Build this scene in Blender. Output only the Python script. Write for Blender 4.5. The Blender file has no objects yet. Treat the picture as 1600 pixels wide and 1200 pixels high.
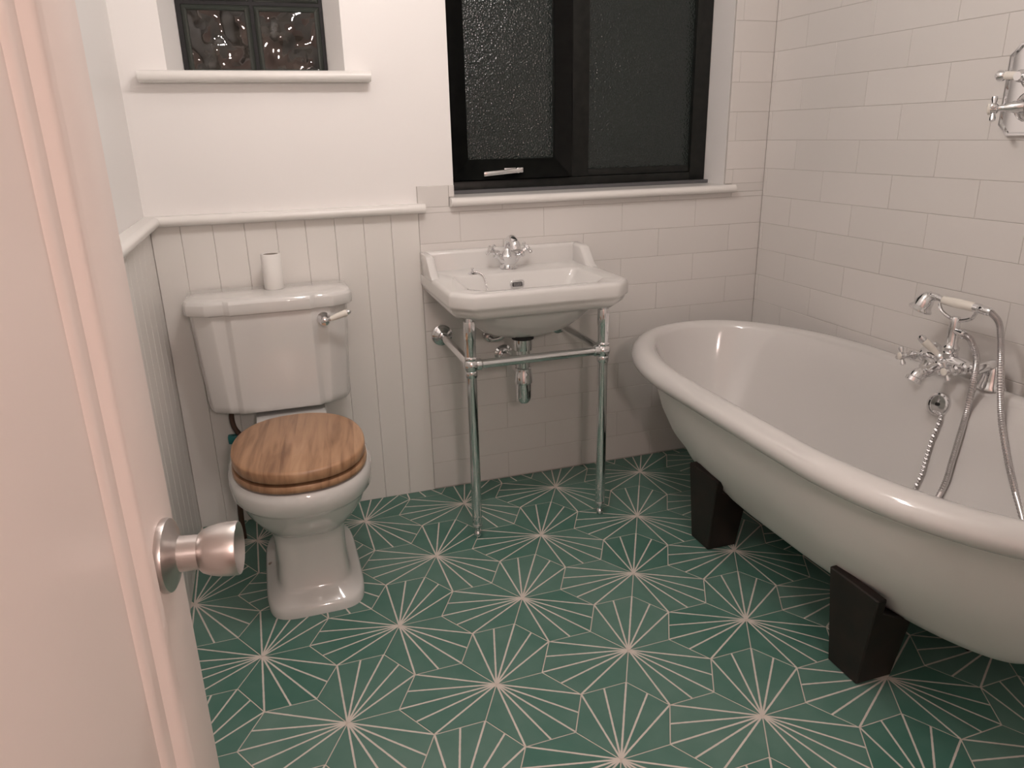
import bpy, bmesh, math, random
from mathutils import Vector, Matrix, noise
random.seed(7)
PI = math.pi
scene = bpy.context.scene
C = scene.collection

# ------------------------------------------------------------------ camera
cam_d = bpy.data.cameras.new('camera')
cam_d.sensor_fit = 'HORIZONTAL'; cam_d.sensor_width = 36.0
cam_d.lens = 1157.47 * 36.0 / 1600.0
cam_d.clip_start = 0.02; cam_d.clip_end = 60
cam = bpy.data.objects.new('camera', cam_d); C.objects.link(cam)
R_ = Vector((0.949363, -0.313454, -0.021341)); D_ = Vector((-0.119505, -0.297456, -0.947227)); F_ = Vector((0.290564, 0.901813, -0.319853))
cam.matrix_world = Matrix(((R_.x, -D_.x, -F_.x, 0.0), (R_.y, -D_.y, -F_.y, -2.4219), (R_.z, -D_.z, -F_.z, 1.2266), (0, 0, 0, 1)))
scene.camera = cam

# ------------------------------------------------------------------ world (night outside) and exposure
w = bpy.data.worlds.new('night'); scene.world = w; w.use_nodes = True
w.node_tree.nodes['Background'].inputs[0].default_value = (0.035, 0.05, 0.055, 1)
w.node_tree.nodes['Background'].inputs[1].default_value = 0.25
vs = scene.view_settings
vs.view_transform = 'Standard'; vs.look = 'None'; vs.gamma = 1.0; vs.use_curve_mapping = False
vs.exposure = 0.0
BULB = 174.0          # emission of the ceiling fitting's globes
HALL_FILL = 182.0          # emission of the unseen fill globe added in the hall

# ------------------------------------------------------------------ room dimensions (metres)
XL, XR, YB, YF, ZC = -0.324, 1.783, 0.0, -2.50, 2.40
TD = 0.010           # tile / board thickness in front of the plaster

# ------------------------------------------------------------------ materials
def mat(name, col, rough=0.5, metal=0.0, spec=0.5, coat=0.0, trans=0.0, emis=None, es=0.0, ior=None):
    m = bpy.data.materials.new(name); m.use_nodes = True
    b = m.node_tree.nodes['Principled BSDF']
    b.inputs['Base Color'].default_value = (*col, 1)
    b.inputs['Roughness'].default_value = rough
    b.inputs['Metallic'].default_value = metal
    b.inputs['Specular IOR Level'].default_value = spec
    b.inputs['Coat Weight'].default_value = coat
    b.inputs['Coat Roughness'].default_value = 0.04
    b.inputs['Transmission Weight'].default_value = trans
    if ior: b.inputs['IOR'].default_value = ior
    if emis:
        b.inputs['Emission Color'].default_value = (*emis, 1)
        b.inputs['Emission Strength'].default_value = es
    return m
def N(m, t, **kw):
    n = m.node_tree.nodes.new(t)
    for k, v in kw.items(): setattr(n, k, v)
    return n
def L(m, a, b): m.node_tree.links.new(a, b)
def BS(m): return m.node_tree.nodes['Principled BSDF']
def bump(m, scale, strength, dist=0.002, detail=3.0, coord='Object', stretch=None):
    tc = N(m, 'ShaderNodeTexCoord'); nz = N(m, 'ShaderNodeTexNoise')
    nz.inputs['Scale'].default_value = scale; nz.inputs['Detail'].default_value = detail
    src = tc.outputs[coord]
    if stretch:
        mp = N(m, 'ShaderNodeMapping'); mp.inputs['Scale'].default_value = stretch
        L(m, src, mp.inputs['Vector']); src = mp.outputs['Vector']
    L(m, src, nz.inputs['Vector'])
    bp = N(m, 'ShaderNodeBump'); bp.inputs['Strength'].default_value = strength; bp.inputs['Distance'].default_value = dist
    L(m, nz.outputs['Fac'], bp.inputs['Height']); L(m, bp.outputs['Normal'], BS(m).inputs['Normal'])
    return nz
def vary(m, c0, c1, scale, detail=3.0):
    tc = N(m, 'ShaderNodeTexCoord'); nz = N(m, 'ShaderNodeTexNoise')
    nz.inputs['Scale'].default_value = scale; nz.inputs['Detail'].default_value = detail
    L(m, tc.outputs['Object'], nz.inputs['Vector'])
    r = N(m, 'ShaderNodeValToRGB'); r.color_ramp.elements[0].color = (*c0, 1); r.color_ramp.elements[1].color = (*c1, 1)
    r.color_ramp.elements[0].position = 0.3; r.color_ramp.elements[1].position = 0.7
    L(m, nz.outputs['Fac'], r.inputs['Fac']); L(m, r.outputs['Color'], BS(m).inputs['Base Color'])

M = {}
M['plaster'] = mat('plaster_paint', (0.85, 0.828, 0.81), 0.42); bump(M['plaster'], 9, 0.12, 0.004)
M['gloss_paint'] = mat('white_gloss_paint', (0.80, 0.78, 0.75), 0.25); bump(M['gloss_paint'], 30, 0.06, 0.001)
M['board'] = mat('white_board_paint', (0.78, 0.755, 0.72), 0.38); bump(M['board'], 14, 0.15, 0.001, stretch=(6, 6, 0.5))
M['tile'] = mat('white_wall_tile', (0.76, 0.73, 0.695), 0.33)
oi = N(M['tile'], 'ShaderNodeObjectInfo'); rr_ = N(M['tile'], 'ShaderNodeValToRGB')
rr_.color_ramp.elements[0].color = (0.695, 0.668, 0.64, 1); rr_.color_ramp.elements[1].color = (0.725, 0.695, 0.668, 1)
L(M['tile'], oi.outputs['Random'], rr_.inputs['Fac']); L(M['tile'], rr_.outputs['Color'], BS(M['tile']).inputs['Base Color'])
bump(M['tile'], 7, 0.10, 0.004)
M['grout'] = mat('wall_grout', (0.55, 0.52, 0.49), 0.9)
M['floor_grout'] = mat('floor_grout', (0.62, 0.54, 0.48), 0.9)
M['ceramic'] = mat('white_ceramic', (0.70, 0.685, 0.665), 0.08, coat=0.5)
M['enamel'] = mat('white_enamel', (0.66, 0.64, 0.62), 0.10, coat=0.5)
M['bath_paint'] = mat('bath_outer_paint', (0.86, 0.835, 0.81), 0.40); bump(M['bath_paint'], 120, 0.05, 0.001)
M['chrome'] = mat('chrome', (0.80, 0.80, 0.81), 0.07, metal=1)
M['hose'] = mat('hose_chrome', (0.62, 0.60, 0.60), 0.25, metal=1)
M['steel'] = mat('brushed_steel', (0.58, 0.54, 0.52), 0.33, metal=1); bump(M['steel'], 60, 0.15, 0.0004, stretch=(1, 1, 14))
M['porcelain'] = mat('porcelain_cream', (0.83, 0.79, 0.72), 0.18)
M['paper'] = mat('tissue_paper', (0.84, 0.82, 0.79), 0.95); bump(M['paper'], 160, 0.25, 0.001)
M['card'] = mat('grey_card', (0.30, 0.26, 0.22), 0.9)
M['black'] = mat('black_rubber', (0.012, 0.012, 0.012), 0.6)
M['slot'] = mat('dark_slot', (0.02, 0.02, 0.02), 0.6)
M['frame'] = mat('dark_window_frame', (0.008, 0.009, 0.008), 0.38, spec=0.3); vary(M['frame'], (0.004, 0.005, 0.0045), (0.013, 0.014, 0.012), 30, 6)
M['mortar'] = mat('black_mortar', (0.010, 0.009, 0.010), 0.7); bump(M['mortar'], 60, 0.6, 0.004)
M['silver_strip'] = mat('grey_sealant', (0.10, 0.10, 0.105), 0.4)
M['darkwood'] = mat('dark_stained_wood', (0.013, 0.008, 0.006), 0.42); vary(M['darkwood'], (0.009, 0.006, 0.005), (0.022, 0.012, 0.009), 18, 5)
M['pipe'] = mat('dark_copper_pipe', (0.09, 0.055, 0.04), 0.4, metal=0.6)
M['teal'] = mat('teal_plastic', (0.01, 0.13, 0.13), 0.4)
M['door'] = mat('door_paint', (0.88, 0.755, 0.705), 0.36); bump(M['door'], 22, 0.16, 0.002)
M['ceiling'] = mat('ceiling_paint', (0.80, 0.78, 0.75), 0.8)
M['hall'] = mat('hall_paint', (0.80, 0.67, 0.63), 0.8)
M['hall_floor'] = mat('hall_carpet', (0.20, 0.15, 0.12), 0.95)
M['bulb'] = mat('lit_globe', (1, 1, 1), 0.5, emis=(1.0, 0.915, 0.875), es=BULB)
M['hall_fill'] = mat('hall_fill_globe', (1, 1, 1), 0.5, emis=(1.0, 0.80, 0.73), es=HALL_FILL)

# obscured window glass: dark outside, pebbled surface that glints
g = M['glass'] = mat('obscured_glass', (0.024, 0.033, 0.031), 0.13, spec=0.45, trans=0.25)
tc = N(g, 'ShaderNodeTexCoord'); vo = N(g, 'ShaderNodeTexVoronoi'); vo.inputs['Scale'].default_value = 150
nz = N(g, 'ShaderNodeTexNoise'); nz.inputs['Scale'].default_value = 60
L(g, tc.outputs['Object'], vo.inputs['Vector']); L(g, tc.outputs['Object'], nz.inputs['Vector'])
ad = N(g, 'ShaderNodeMath', operation='ADD'); L(g, vo.outputs['Distance'], ad.inputs[0]); L(g, nz.outputs['Fac'], ad.inputs[1])
bp = N(g, 'ShaderNodeBump'); bp.inputs['Strength'].default_value = 0.72; bp.inputs['Distance'].default_value = 0.003
L(g, ad.outputs[0], bp.inputs['Height']); L(g, bp.outputs['Normal'], BS(g).inputs['Normal'])
# glass blocks
M['block'] = mat('glass_block', (0.045, 0.042, 0.036), 0.035, spec=0.7, trans=0.2)
vary(M['block'], (0.012, 0.011, 0.010), (0.055, 0.050, 0.042), 22, 4)
M['block_edge'] = mat('glass_block_edge', (0.055, 0.062, 0.054), 0.10, trans=0.2)

# encaustic floor tile: fan of pale lines from one corner, in tile coordinates kept in the UV map
S_HEX = 0.2 / math.sqrt(3)
ft = M['floor_tile'] = mat('green_cement_tile', (0.1, 0.25, 0.2), 0.45)
uv = N(ft, 'ShaderNodeUVMap'); uv.uv_map = 'UVMap'
sp = N(ft, 'ShaderNodeSeparateXYZ'); L(ft, uv.outputs['UV'], sp.inputs[0])
ab = N(ft, 'ShaderNodeMath', operation='ABSOLUTE'); L(ft, sp.outputs['Y'], ab.inputs[0])
px = N(ft, 'ShaderNodeMath', operation='ADD'); L(ft, sp.outputs['X'], px.inputs[0]); px.inputs[1].default_value = S_HEX
dmin = None
for a in (0.0, math.atan2(0.433, 1.75), PI / 6):
    m1 = N(ft, 'ShaderNodeMath', operation='MULTIPLY'); L(ft, px.outputs[0], m1.inputs[0]); m1.inputs[1].default_value = math.sin(a)
    m2 = N(ft, 'ShaderNodeMath', operation='MULTIPLY'); L(ft, ab.outputs[0], m2.inputs[0]); m2.inputs[1].default_value = math.cos(a)
    sb = N(ft, 'ShaderNodeMath', operation='SUBTRACT'); L(ft, m1.outputs[0], sb.inputs[0]); L(ft, m2.outputs[0], sb.inputs[1])
    aa = N(ft, 'ShaderNodeMath', operation='ABSOLUTE'); L(ft, sb.outputs[0], aa.inputs[0])
    if dmin is None: dmin = aa
    else:
        mn = N(ft, 'ShaderNodeMath', operation='MINIMUM'); L(ft, dmin.outputs[0], mn.inputs[0]); L(ft, aa.outputs[0], mn.inputs[1]); dmin = mn
tcf = N(ft, 'ShaderNodeTexCoord')
wob = N(ft, 'ShaderNodeTexNoise'); wob.inputs['Scale'].default_value = 90; L(ft, tcf.outputs['Object'], wob.inputs['Vector'])
wm = N(ft, 'ShaderNodeMath', operation='MULTIPLY_ADD'); L(ft, wob.outputs['Fac'], wm.inputs[0]); wm.inputs[1].default_value = 0.0012; wm.inputs[2].default_value = -0.0006
da = N(ft, 'ShaderNodeMath', operation='ADD'); L(ft, dmin.outputs[0], da.inputs[0]); L(ft, wm.outputs[0], da.inputs[1])
mr = N(ft, 'ShaderNodeMapRange'); L(ft, da.outputs[0], mr.inputs['Value'])
mr.inputs['From Min'].default_value = 0.0018; mr.inputs['From Max'].default_value = 0.0025; mr.inputs['To Min'].default_value = 1; mr.inputs['To Max'].default_value = 0
oi = N(ft, 'ShaderNodeObjectInfo')
n1 = N(ft, 'ShaderNodeTexNoise'); n1.inputs['Scale'].default_value = 11; n1.inputs['Detail'].default_value = 6
n1.noise_dimensions = '4D'; L(ft, tcf.outputs['Object'], n1.inputs['Vector'])
ow = N(ft, 'ShaderNodeMath', operation='MULTIPLY'); L(ft, oi.outputs['Random'], ow.inputs[0]); ow.inputs[1].default_value = 40; L(ft, ow.outputs[0], n1.inputs['W'])
mx0 = N(ft, 'ShaderNodeMath', operation='MULTIPLY_ADD'); L(ft, oi.outputs['Random'], mx0.inputs[0]); mx0.inputs[1].default_value = 0.45; mx0.inputs[2].default_value = -0.22
mx1 = N(ft, 'ShaderNodeMath', operation='ADD'); L(ft, n1.outputs['Fac'], mx1.inputs[0]); L(ft, mx0.outputs[0], mx1.inputs[1])
gr = N(ft, 'ShaderNodeValToRGB'); L(ft, mx1.outputs[0], gr.inputs['Fac'])
gr.color_ramp.elements[0].color = (0.058, 0.160, 0.124, 1); gr.color_ramp.elements[0].position = 0.2
gr.color_ramp.elements[1].color = (0.125, 0.225, 0.188, 1); gr.color_ramp.elements[1].position = 0.85
mixc = N(ft, 'ShaderNodeMix', data_type='RGBA'); L(ft, mr.outputs['Result'], mixc.inputs['Factor'])
L(ft, gr.outputs['Color'], mixc.inputs[6]); mixc.inputs[7].default_value = (0.66, 0.59, 0.535, 1)
L(ft, mixc.outputs[2], BS(ft).inputs['Base Color'])

# wooden seat: staves with grain running front to back
wd = M['wood'] = mat('walnut_seat', (0.3, 0.16, 0.08), 0.33)
tcw = N(wd, 'ShaderNodeTexCoord'); mpw = N(wd, 'ShaderNodeMapping'); mpw.inputs['Rotation'].default_value = (0, 0, math.radians(6)); L(wd, tcw.outputs['Object'], mpw.inputs['Vector'])
spw = N(wd, 'ShaderNodeSeparateXYZ'); L(wd, mpw.outputs['Vector'], spw.inputs[0])
dv = N(wd, 'ShaderNodeMath', operation='DIVIDE'); L(wd, spw.outputs['X'], dv.inputs[0]); dv.inputs[1].default_value = 0.078
fl = N(wd, 'ShaderNodeMath', operation='FLOOR'); L(wd, dv.outputs[0], fl.inputs[0])
wn = N(wd, 'ShaderNodeTexWhiteNoise', noise_dimensions='1D'); L(wd, fl.outputs[0], wn.inputs['W'])
mp2 = N(wd, 'ShaderNodeMapping'); mp2.inputs['Scale'].default_value = (26, 2.6, 6); L(wd, mpw.outputs['Vector'], mp2.inputs['Vector'])
gn = N(wd, 'ShaderNodeTexNoise', noise_dimensions='4D'); gn.inputs['Scale'].default_value = 1.6; gn.inputs['Detail'].default_value = 5; gn.inputs['Distortion'].default_value = 0.7
L(wd, mp2.outputs['Vector'], gn.inputs['Vector']); wl = N(wd, 'ShaderNodeMath', operation='MULTIPLY'); L(wd, wn.outputs['Value'], wl.inputs[0]); wl.inputs[1].default_value = 9; L(wd, wl.outputs[0], gn.inputs['W'])
mw = N(wd, 'ShaderNodeMath', operation='MULTIPLY_ADD'); L(wd, wn.outputs['Value'], mw.inputs[0]); mw.inputs[1].default_value = 0.30; mw.inputs[2].default_value = -0.13
aw = N(wd, 'ShaderNodeMath', operation='ADD'); L(wd, gn.outputs['Fac'], aw.inputs[0]); L(wd, mw.outputs[0], aw.inputs[1])
wr = N(wd, 'ShaderNodeValToRGB'); L(wd, aw.outputs[0], wr.inputs['Fac'])
wr.color_ramp.elements[0].color = (0.20, 0.098, 0.050, 1); wr.color_ramp.elements[0].position = 0.22
wr.color_ramp.elements[1].color = (0.50, 0.30, 0.175, 1); wr.color_ramp.elements[1].position = 0.68
e = wr.color_ramp.elements.new(0.44); e.color = (0.40, 0.225, 0.125, 1)
L(wd, wr.outputs['Color'], BS(wd).inputs['Base Color'])

# ------------------------------------------------------------------ mesh helpers
class MB:
    def __init__(s): s.v = []; s.f = []
    def add(s, vs, fs):
        o = len(s.v); s.v += [tuple(p) for p in vs]; s.f += [[i + o for i in f] for f in fs]; return s
    def box(s, x0, x1, y0, y1, z0, z1):
        return s.add([(x0,y0,z0),(x1,y0,z0),(x1,y1,z0),(x0,y1,z0),(x0,y0,z1),(x1,y0,z1),(x1,y1,z1),(x0,y1,z1)],
                     [(0,3,2,1),(4,5,6,7),(0,1,5,4),(1,2,6,5),(2,3,7,6),(3,0,4,7)])
    def loft(s, loops, cap0=True, cap1=True, closed=True):
        n = len(loops[0]); vs = [p for l in loops for p in l]; fs = []
        for k in range(len(loops) - 1):
            for i in range(n if closed else n - 1):
                j = (i + 1) % n
                fs.append((k*n+i, k*n+j, (k+1)*n+j, (k+1)*n+i))
        if cap0: fs.append(tuple(range(n))[::-1])
        if cap1: fs.append(tuple((len(loops)-1)*n + i for i in range(n)))
        return s.add(vs, fs)
    def prism(s, poly, fn, t0, t1):      # poly of 2-D points, fn(a, b, t) -> xyz
        return s.loft([[fn(a, b, t0) for a, b in poly], [fn(a, b, t1) for a, b in poly]])
    def lathe(s, prof, o, d, n=24, cap0=True, cap1=True):      # prof: (radius, distance along d)
        o = Vector(o); d = Vector(d).normalized()
        u = d.orthogonal().normalized(); v = d.cross(u)
        return s.loft([[o + d*t + (u*math.cos(2*PI*i/n) + v*math.sin(2*PI*i/n))*max(r, 1e-4) for i in range(n)] for r, t in prof], cap0, cap1)
    def tube(s, path, r, n=12):
        path = [Vector(p) for p in path]; loops = []; up = None
        for i, p in enumerate(path):
            t = (path[min(i+1, len(path)-1)] - path[max(i-1, 0)]).normalized()
            if up is None: up = t.orthogonal().normalized()
            up = (up - t*up.dot(t)).normalized(); v = t.cross(up)
            ri = r[i] if isinstance(r, (list, tuple)) else r
            loops.append([p + (up*math.cos(2*PI*k/n) + v*math.sin(2*PI*k/n))*ri for k in range(n)])
        return s.loft(loops)
    def ball(s, c, r, n=16):
        return s.lathe([(r*math.sin(PI*k/n), -r*math.cos(PI*k/n)) for k in range(n+1)], c, (0,0,1), n)
    def build(s, name, m, parent=None, origin=None, smooth=True, sharp=35, bevel=0, segs=2):
        if origin is None: origin = parent['_o'] if parent is not None and '_o' in parent else (0,0,0)
        bm = bmesh.new(); o = Vector(origin)
        bv = [bm.verts.new(Vector(p) - o) for p in s.v]
        for f in s.f:
            try: bm.faces.new([bv[i] for i in f])
            except ValueError: pass
        bmesh.ops.remove_doubles(bm, verts=bm.verts, dist=1e-6)
        bmesh.ops.recalc_face_normals(bm, faces=bm.faces)
        if bevel:
            es = [e for e in bm.edges if len(e.link_faces) == 2 and e.calc_face_angle(0) > math.radians(25)]
            bmesh.ops.bevel(bm, geom=es, offset=bevel, segments=segs, profile=0.5, affect='EDGES', clamp_overlap=True)
        for e in bm.edges:
            e.smooth = not (len(e.link_faces) == 2 and e.calc_face_angle(0) > math.radians(sharp))
        for f in bm.faces: f.smooth = smooth
        me = bpy.data.meshes.new(name); bm.to_mesh(me); bm.free(); me.materials.append(m)
        ob = bpy.data.objects.new(name, me); C.objects.link(ob)
        if parent is not None: ob.parent = parent
        else: ob.location = o
        ob['_o'] = tuple(o)
        return ob
def tag(o, label, cat, group=None):
    o['label'] = label; o['category'] = cat
    if group: o['group'] = group
    return o
def thing(name, loc, label, cat, group=None, rotz=0):
    o = bpy.data.objects.new(name, None); C.objects.link(o); o.empty_display_size = 0.05
    o.location = loc; o.rotation_euler = (0, 0, rotz); o['_o'] = tuple(loc)
    return tag(o, label, cat, group)
def struct(o, label=None):
    o['kind'] = 'structure'
    if label: o['label'] = label
    return o
def bez(pts, n=10):          # Catmull-Rom through points
    P = [Vector(p) for p in pts]; P = [P[0]*2-P[1]] + P + [P[-1]*2-P[-2]]; out = []
    for i in range(1, len(P)-2):
        for k in range(n):
            t = k/n; a, b, c, d = P[i-1:i+3]
            out.append(0.5*((2*b) + (c-a)*t + (2*a-5*b+4*c-d)*t*t + (3*b-a-3*c+d)*t**3))
    out.append(P[-2]); return out
def clip(poly, nx, ny, c):   # keep nx*x + ny*y <= c
    out = []
    for i in range(len(poly)):
        p, q = poly[i], poly[(i+1) % len(poly)]
        a = nx*p[0]+ny*p[1]-c; b = nx*q[0]+ny*q[1]-c
        if a <= 0: out.append(p)
        if a*b < 0:
            t = a/(a-b); out.append((p[0]+(q[0]-p[0])*t, p[1]+(q[1]-p[1])*t))
    return out

# ------------------------------------------------------------------ floor with hexagonal cement tiles
floor = struct(MB().box(XL-.012, XR+.012, YF-.1, YB+.012, -0.12, -0.0012).build('floor', M['floor_grout']), 'floor of green hexagonal tiles with pale sunburst lines')
A0 = math.radians(-29.155); LO = Vector((0.565, -1.345)); a_b = 0.2*math.sqrt(3)
hex_l = [(math.cos(k*PI/3)*(S_HEX-.0015), math.sin(k*PI/3)*(S_HEX-.0015)) for k in range(6)]
def tile_mesh(poly, cx, cy, rot):
    bm = bmesh.new(); lay = bm.loops.layers.uv.new('UVMap')
    ca, sa = math.cos(rot), math.sin(rot); n = len(poly); ctr = [sum(p[i] for p in poly)/n for i in (0, 1)]
    ins = [((p[0]-ctr[0])*.992+ctr[0], (p[1]-ctr[1])*.992+ctr[1]) for p in poly]
    b = [bm.verts.new((*p, -0.012)) for p in poly]; t = [bm.verts.new((*p, -0.0007)) for p in poly]; u = [bm.verts.new((*p, 0)) for p in ins]
    bm.faces.new(u)
    for i in range(n):
        j = (i+1) % n
        bm.faces.new((t[i], t[j], u[j], u[i])); bm.faces.new((b[i], b[j], t[j], t[i]))
    for f in bm.faces:
        for l in f.loops: l[lay].uv = (l.vert.co.x, l.vert.co.y)
    me = bpy.data.meshes.new('hexagonal_tile'); bm.to_mesh(me); bm.free(); me.materials.append(M['floor_tile']); return me
full = tile_mesh(hex_l, 0, 0, 0)
for c in range(-14, 15):
    for k2 in range(-14, 15):
        k = k2 + (0.5 if c % 2 else 0.0)
        bxy = Vector((c*a_b*math.sqrt(3)/2, k*a_b))
        for ax in (PI/2, PI/2 + 2*PI/3, PI/2 + 4*PI/3):
            q = bxy + Vector((math.cos(ax), math.sin(ax)))*S_HEX
            X = LO.x + q.x*math.cos(A0) - q.y*math.sin(A0); Y = LO.y + q.x*math.sin(A0) + q.y*math.cos(A0)
            if not (XL-.12 < X < XR+.12 and YF-.12 < Y < YB+.12): continue
            rot = ax + A0; ca, sa = math.cos(rot), math.sin(rot)
            poly = hex_l
            for (nx, ny, cc) in ((1, 0, XR-.001-X), (-1, 0, -(XL+.001-X)), (0, 1, YB-.001-Y), (0, -1, -(YF-Y))):
                lx, ly = nx*ca+ny*sa, -nx*sa+ny*ca
                poly = clip(poly, lx, ly, cc)
                if len(poly) < 3: break
            if len(poly) < 3: continue
            ar = abs(sum(poly[i][0]*poly[(i+1)%len(poly)][1]-poly[(i+1)%len(poly)][0]*poly[i][1] for i in range(len(poly))))/2
            if ar < 2e-4: continue
            o = bpy.data.objects.new('hexagonal_tile', full if poly is hex_l or len(poly) == 6 and ar > .0330 else tile_mesh(poly, X, Y, rot))
            C.objects.link(o); o.location = (X, Y, 0); o.rotation_euler = (0, 0, rot); o.parent = floor

# ------------------------------------------------------------------ walls
def wall_cells(holes, u0, u1, v0, v1):
    us = sorted({u0, u1, *[h[0] for h in holes], *[h[1] for h in holes]}); vs_ = sorted({v0, v1, *[h[2] for h in holes], *[h[3] for h in holes]})
    for i in range(len(us)-1):
        for j in range(len(vs_)-1):
            cu, cv = (us[i]+us[i+1])/2, (vs_[j]+vs_[j+1])/2
            if not any(h[0] < cu < h[1] and h[2] < cv < h[3] for h in holes): yield us[i], us[i+1], vs_[j], vs_[j+1]
W1 = (0.598, 1.617, 1.020, 2.06)      # casement window opening
W2 = (-0.209, 0.281, 1.395, 2.10)     # glass block opening
mb = MB()
for x0, x1, z0, z1 in wall_cells([W1, W2], XL-.2, XR+.2, -.12, ZC+.1): mb.box(x0, x1, YB+TD, YB+.26, z0, z1)
wall_back = struct(mb.build('wall_back', M['plaster'], smooth=False), 'white back wall with boarding, tiles and two windows')
wall_left = struct(MB().box(XL-.2, XL-TD, YF-.12, YB+TD, -.12, ZC+.1).build('wall_left', M['plaster'], smooth=False), 'white left wall beside the toilet')
wall_right = struct(MB().box(XR+TD, XR+.2, YF-.12, YB+TD, -.12, ZC+.1).build('wall_right', M['plaster'], smooth=False), 'white tiled right wall behind the bath')
DX0, DX1, DZ = -0.235, 0.56, 2.05
mb = MB()
for x0, x1, z0, z1 in wall_cells([(DX0-.03, DX1+.03, -.2, DZ+.03)], XL-.2, XR+.2, -.12, ZC+.1): mb.box(x0, x1, YF-.12, YF, z0, z1)
wall_front = struct(mb.build('wall_front', M['plaster'], smooth=False), 'white front wall with the doorway')
ceiling = struct(MB().box(XL-.2, XR+.2, YF-.12, YB+.26, ZC, ZC+.1).build('ceiling', M['ceiling'], smooth=False), 'white ceiling')
mb = MB(); mb.box(DX0-.03, DX0, YF-.12, YF, 0, DZ+.03); mb.box(DX1, DX1+.03, YF-.12, YF, 0, DZ+.03); mb.box(DX0, DX1, YF-.12, YF, DZ, DZ+.03)
struct(mb.build('trim_5', M['gloss_paint'], smooth=False), 'white door lining')

# splayed plaster reveals of the glass block window
mb = MB()
zz0, zz1 = W2[2], W2[3]
def pr3(poly, z0, z1): mb.prism(poly, lambda a, b, t: (a, b, t), z0, z1)
pr3([(W2[0], .0105), (W2[0], .26), (-0.172, .26), (-0.172, .115)], zz0, zz1)
pr3([(W2[1], .0105), (0.243, .115), (0.243, .26), (W2[1], .26)], zz0, zz1)
mb.build('splayed_reveal', M['plaster'], wall_back, smooth=False)

# wall tiles, each an object
_tm = {}
def plate_mesh(w_, h_, name, m, dep=TD, ch=0.0008):
    key = (round(w_, 4), round(h_, 4), name)
    if key in _tm: return _tm[key]
    bm = bmesh.new()
    lo = [(0,0),(w_,0),(w_,h_),(0,h_)]; li = [(ch,ch),(w_-ch,ch),(w_-ch,h_-ch),(ch,h_-ch)]
    a = [bm.verts.new((u, v, 0)) for u, v in lo]; b = [bm.verts.new((u, v, dep-ch*.7)) for u, v in lo]; c = [bm.verts.new((u, v, dep)) for u, v in li]
    bm.faces.new(c)
    for i in range(4):
        j = (i+1) % 4; bm.faces.new((a[i], a[j], b[j], b[i])); bm.faces.new((b[i], b[j], c[j], c[i]))
    me = bpy.data.meshes.new(name); bm.to_mesh(me); bm.free(); me.materials.append(m); _tm[key] = me; return me
def put_plate(me, name, parent, origin, U, Nn):     # U: direction of u, v is +z, Nn: outward
    o = bpy.data.objects.new(name, me); C.objects.link(o); o.parent = parent
    U = Vector(U); Nn = Vector(Nn); V = Vector((0,0,1))
    o.matrix_local = Matrix(((U.x, V.x, Nn.x, origin[0]), (U.y, V.y, Nn.y, origin[1]), (U.z, V.z, Nn.z, origin[2]), (0,0,0,1)))
    return o
TP, TZ, TW, GAP = 0.0985, 0.003, 0.296, 0.0017
def tile_area(areas, joint, put):
    for r in range(-1, 25):
        z0 = TZ + r*TP; z1 = z0 + TP
        j0 = joint + (TW/2 if r % 2 == 0 else 0)
        for k in range(-12, 12):
            u0 = j0 + k*TW; u1 = u0 + TW
            for (a0, a1, b0, b1) in areas:
                p0, p1, q0, q1 = max(u0, a0)+GAP/2, min(u1, a1)-GAP/2, max(z0, b0)+GAP/2, min(z1, b1)-GAP/2
                if p1-p0 > .012 and q1-q0 > .012: put(p0, p1, q0, q1)
back_areas = [(0.475, XR, 0.0, 1.006), (0.475, 0.578, 1.006, 1.073), (0.5785, 0.597, 1.036, 1.073), (1.646, XR, 1.006, 1.036), (1.618, XR, 1.036, ZC)]
tile_area(back_areas, 1.204, lambda p0, p1, q0, q1: put_plate(plate_mesh(p1-p0, q1-q0, 'wall_tile', M['tile']), 'wall_tile', wall_back, (p0, YB+TD, q0), (1,0,0), (0,-1,0)))
tile_area([(0.0, -YF, 0.0, ZC)], 0.758, lambda p0, p1, q0, q1: put_plate(plate_mesh(p1-p0, q1-q0, 'wall_tile', M['tile']), 'wall_tile', wall_right, (XR+TD, -p0, q0), (0,-1,0), (-1,0,0)))
# grout beds behind the tiles
mb = MB()
for (a0, a1, b0, b1) in back_areas: mb.box(a0, min(a1, XR+TD), YB+.0012, YB+TD+.001, b0, b1)
mb.build('grout_bed', M['grout'], wall_back, smooth=False)
MB().box(XR+.0012, XR+TD+.001, YF, YB+TD, 0, ZC).build('grout_bed', M['grout'], wall_right, smooth=False)

# tongue and groove boarding, each board an object
def board_mesh(w_, h_):
    key = ('b', round(w_, 4), round(h_, 4))
    if key in _tm: return _tm[key]
    m_ = MB(); ch = 0.0018
    m_.prism([(0,0),(w_,0),(w_,TD-ch),(w_-ch,TD),(ch,TD),(0,TD-ch)], lambda a, b, t: (a, t, b), 0, h_)
    ob = m_.build('board', M['board'], smooth=False); me = ob.data; bpy.data.objects.remove(ob); _tm[key] = me; return me
edges = [XL, -.242, -.152, -.062, .030, .117, .206, .296, .384, .4745]
for a, b in zip(edges[:-1], edges[1:]): put_plate(board_mesh(b-a-.0005, .992), 'board', wall_back, (a+.0004, YB+TD, 0), (1,0,0), (0,-1,0))
y = YB
while y > YF+.01:
    y1 = max(y-.089, YF); put_plate(board_mesh(y-y1-.0005, .992), 'board', wall_left, (XL-TD, y1+.0004, 0), (0,1,0), (1,0,0)); y = y1

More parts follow.
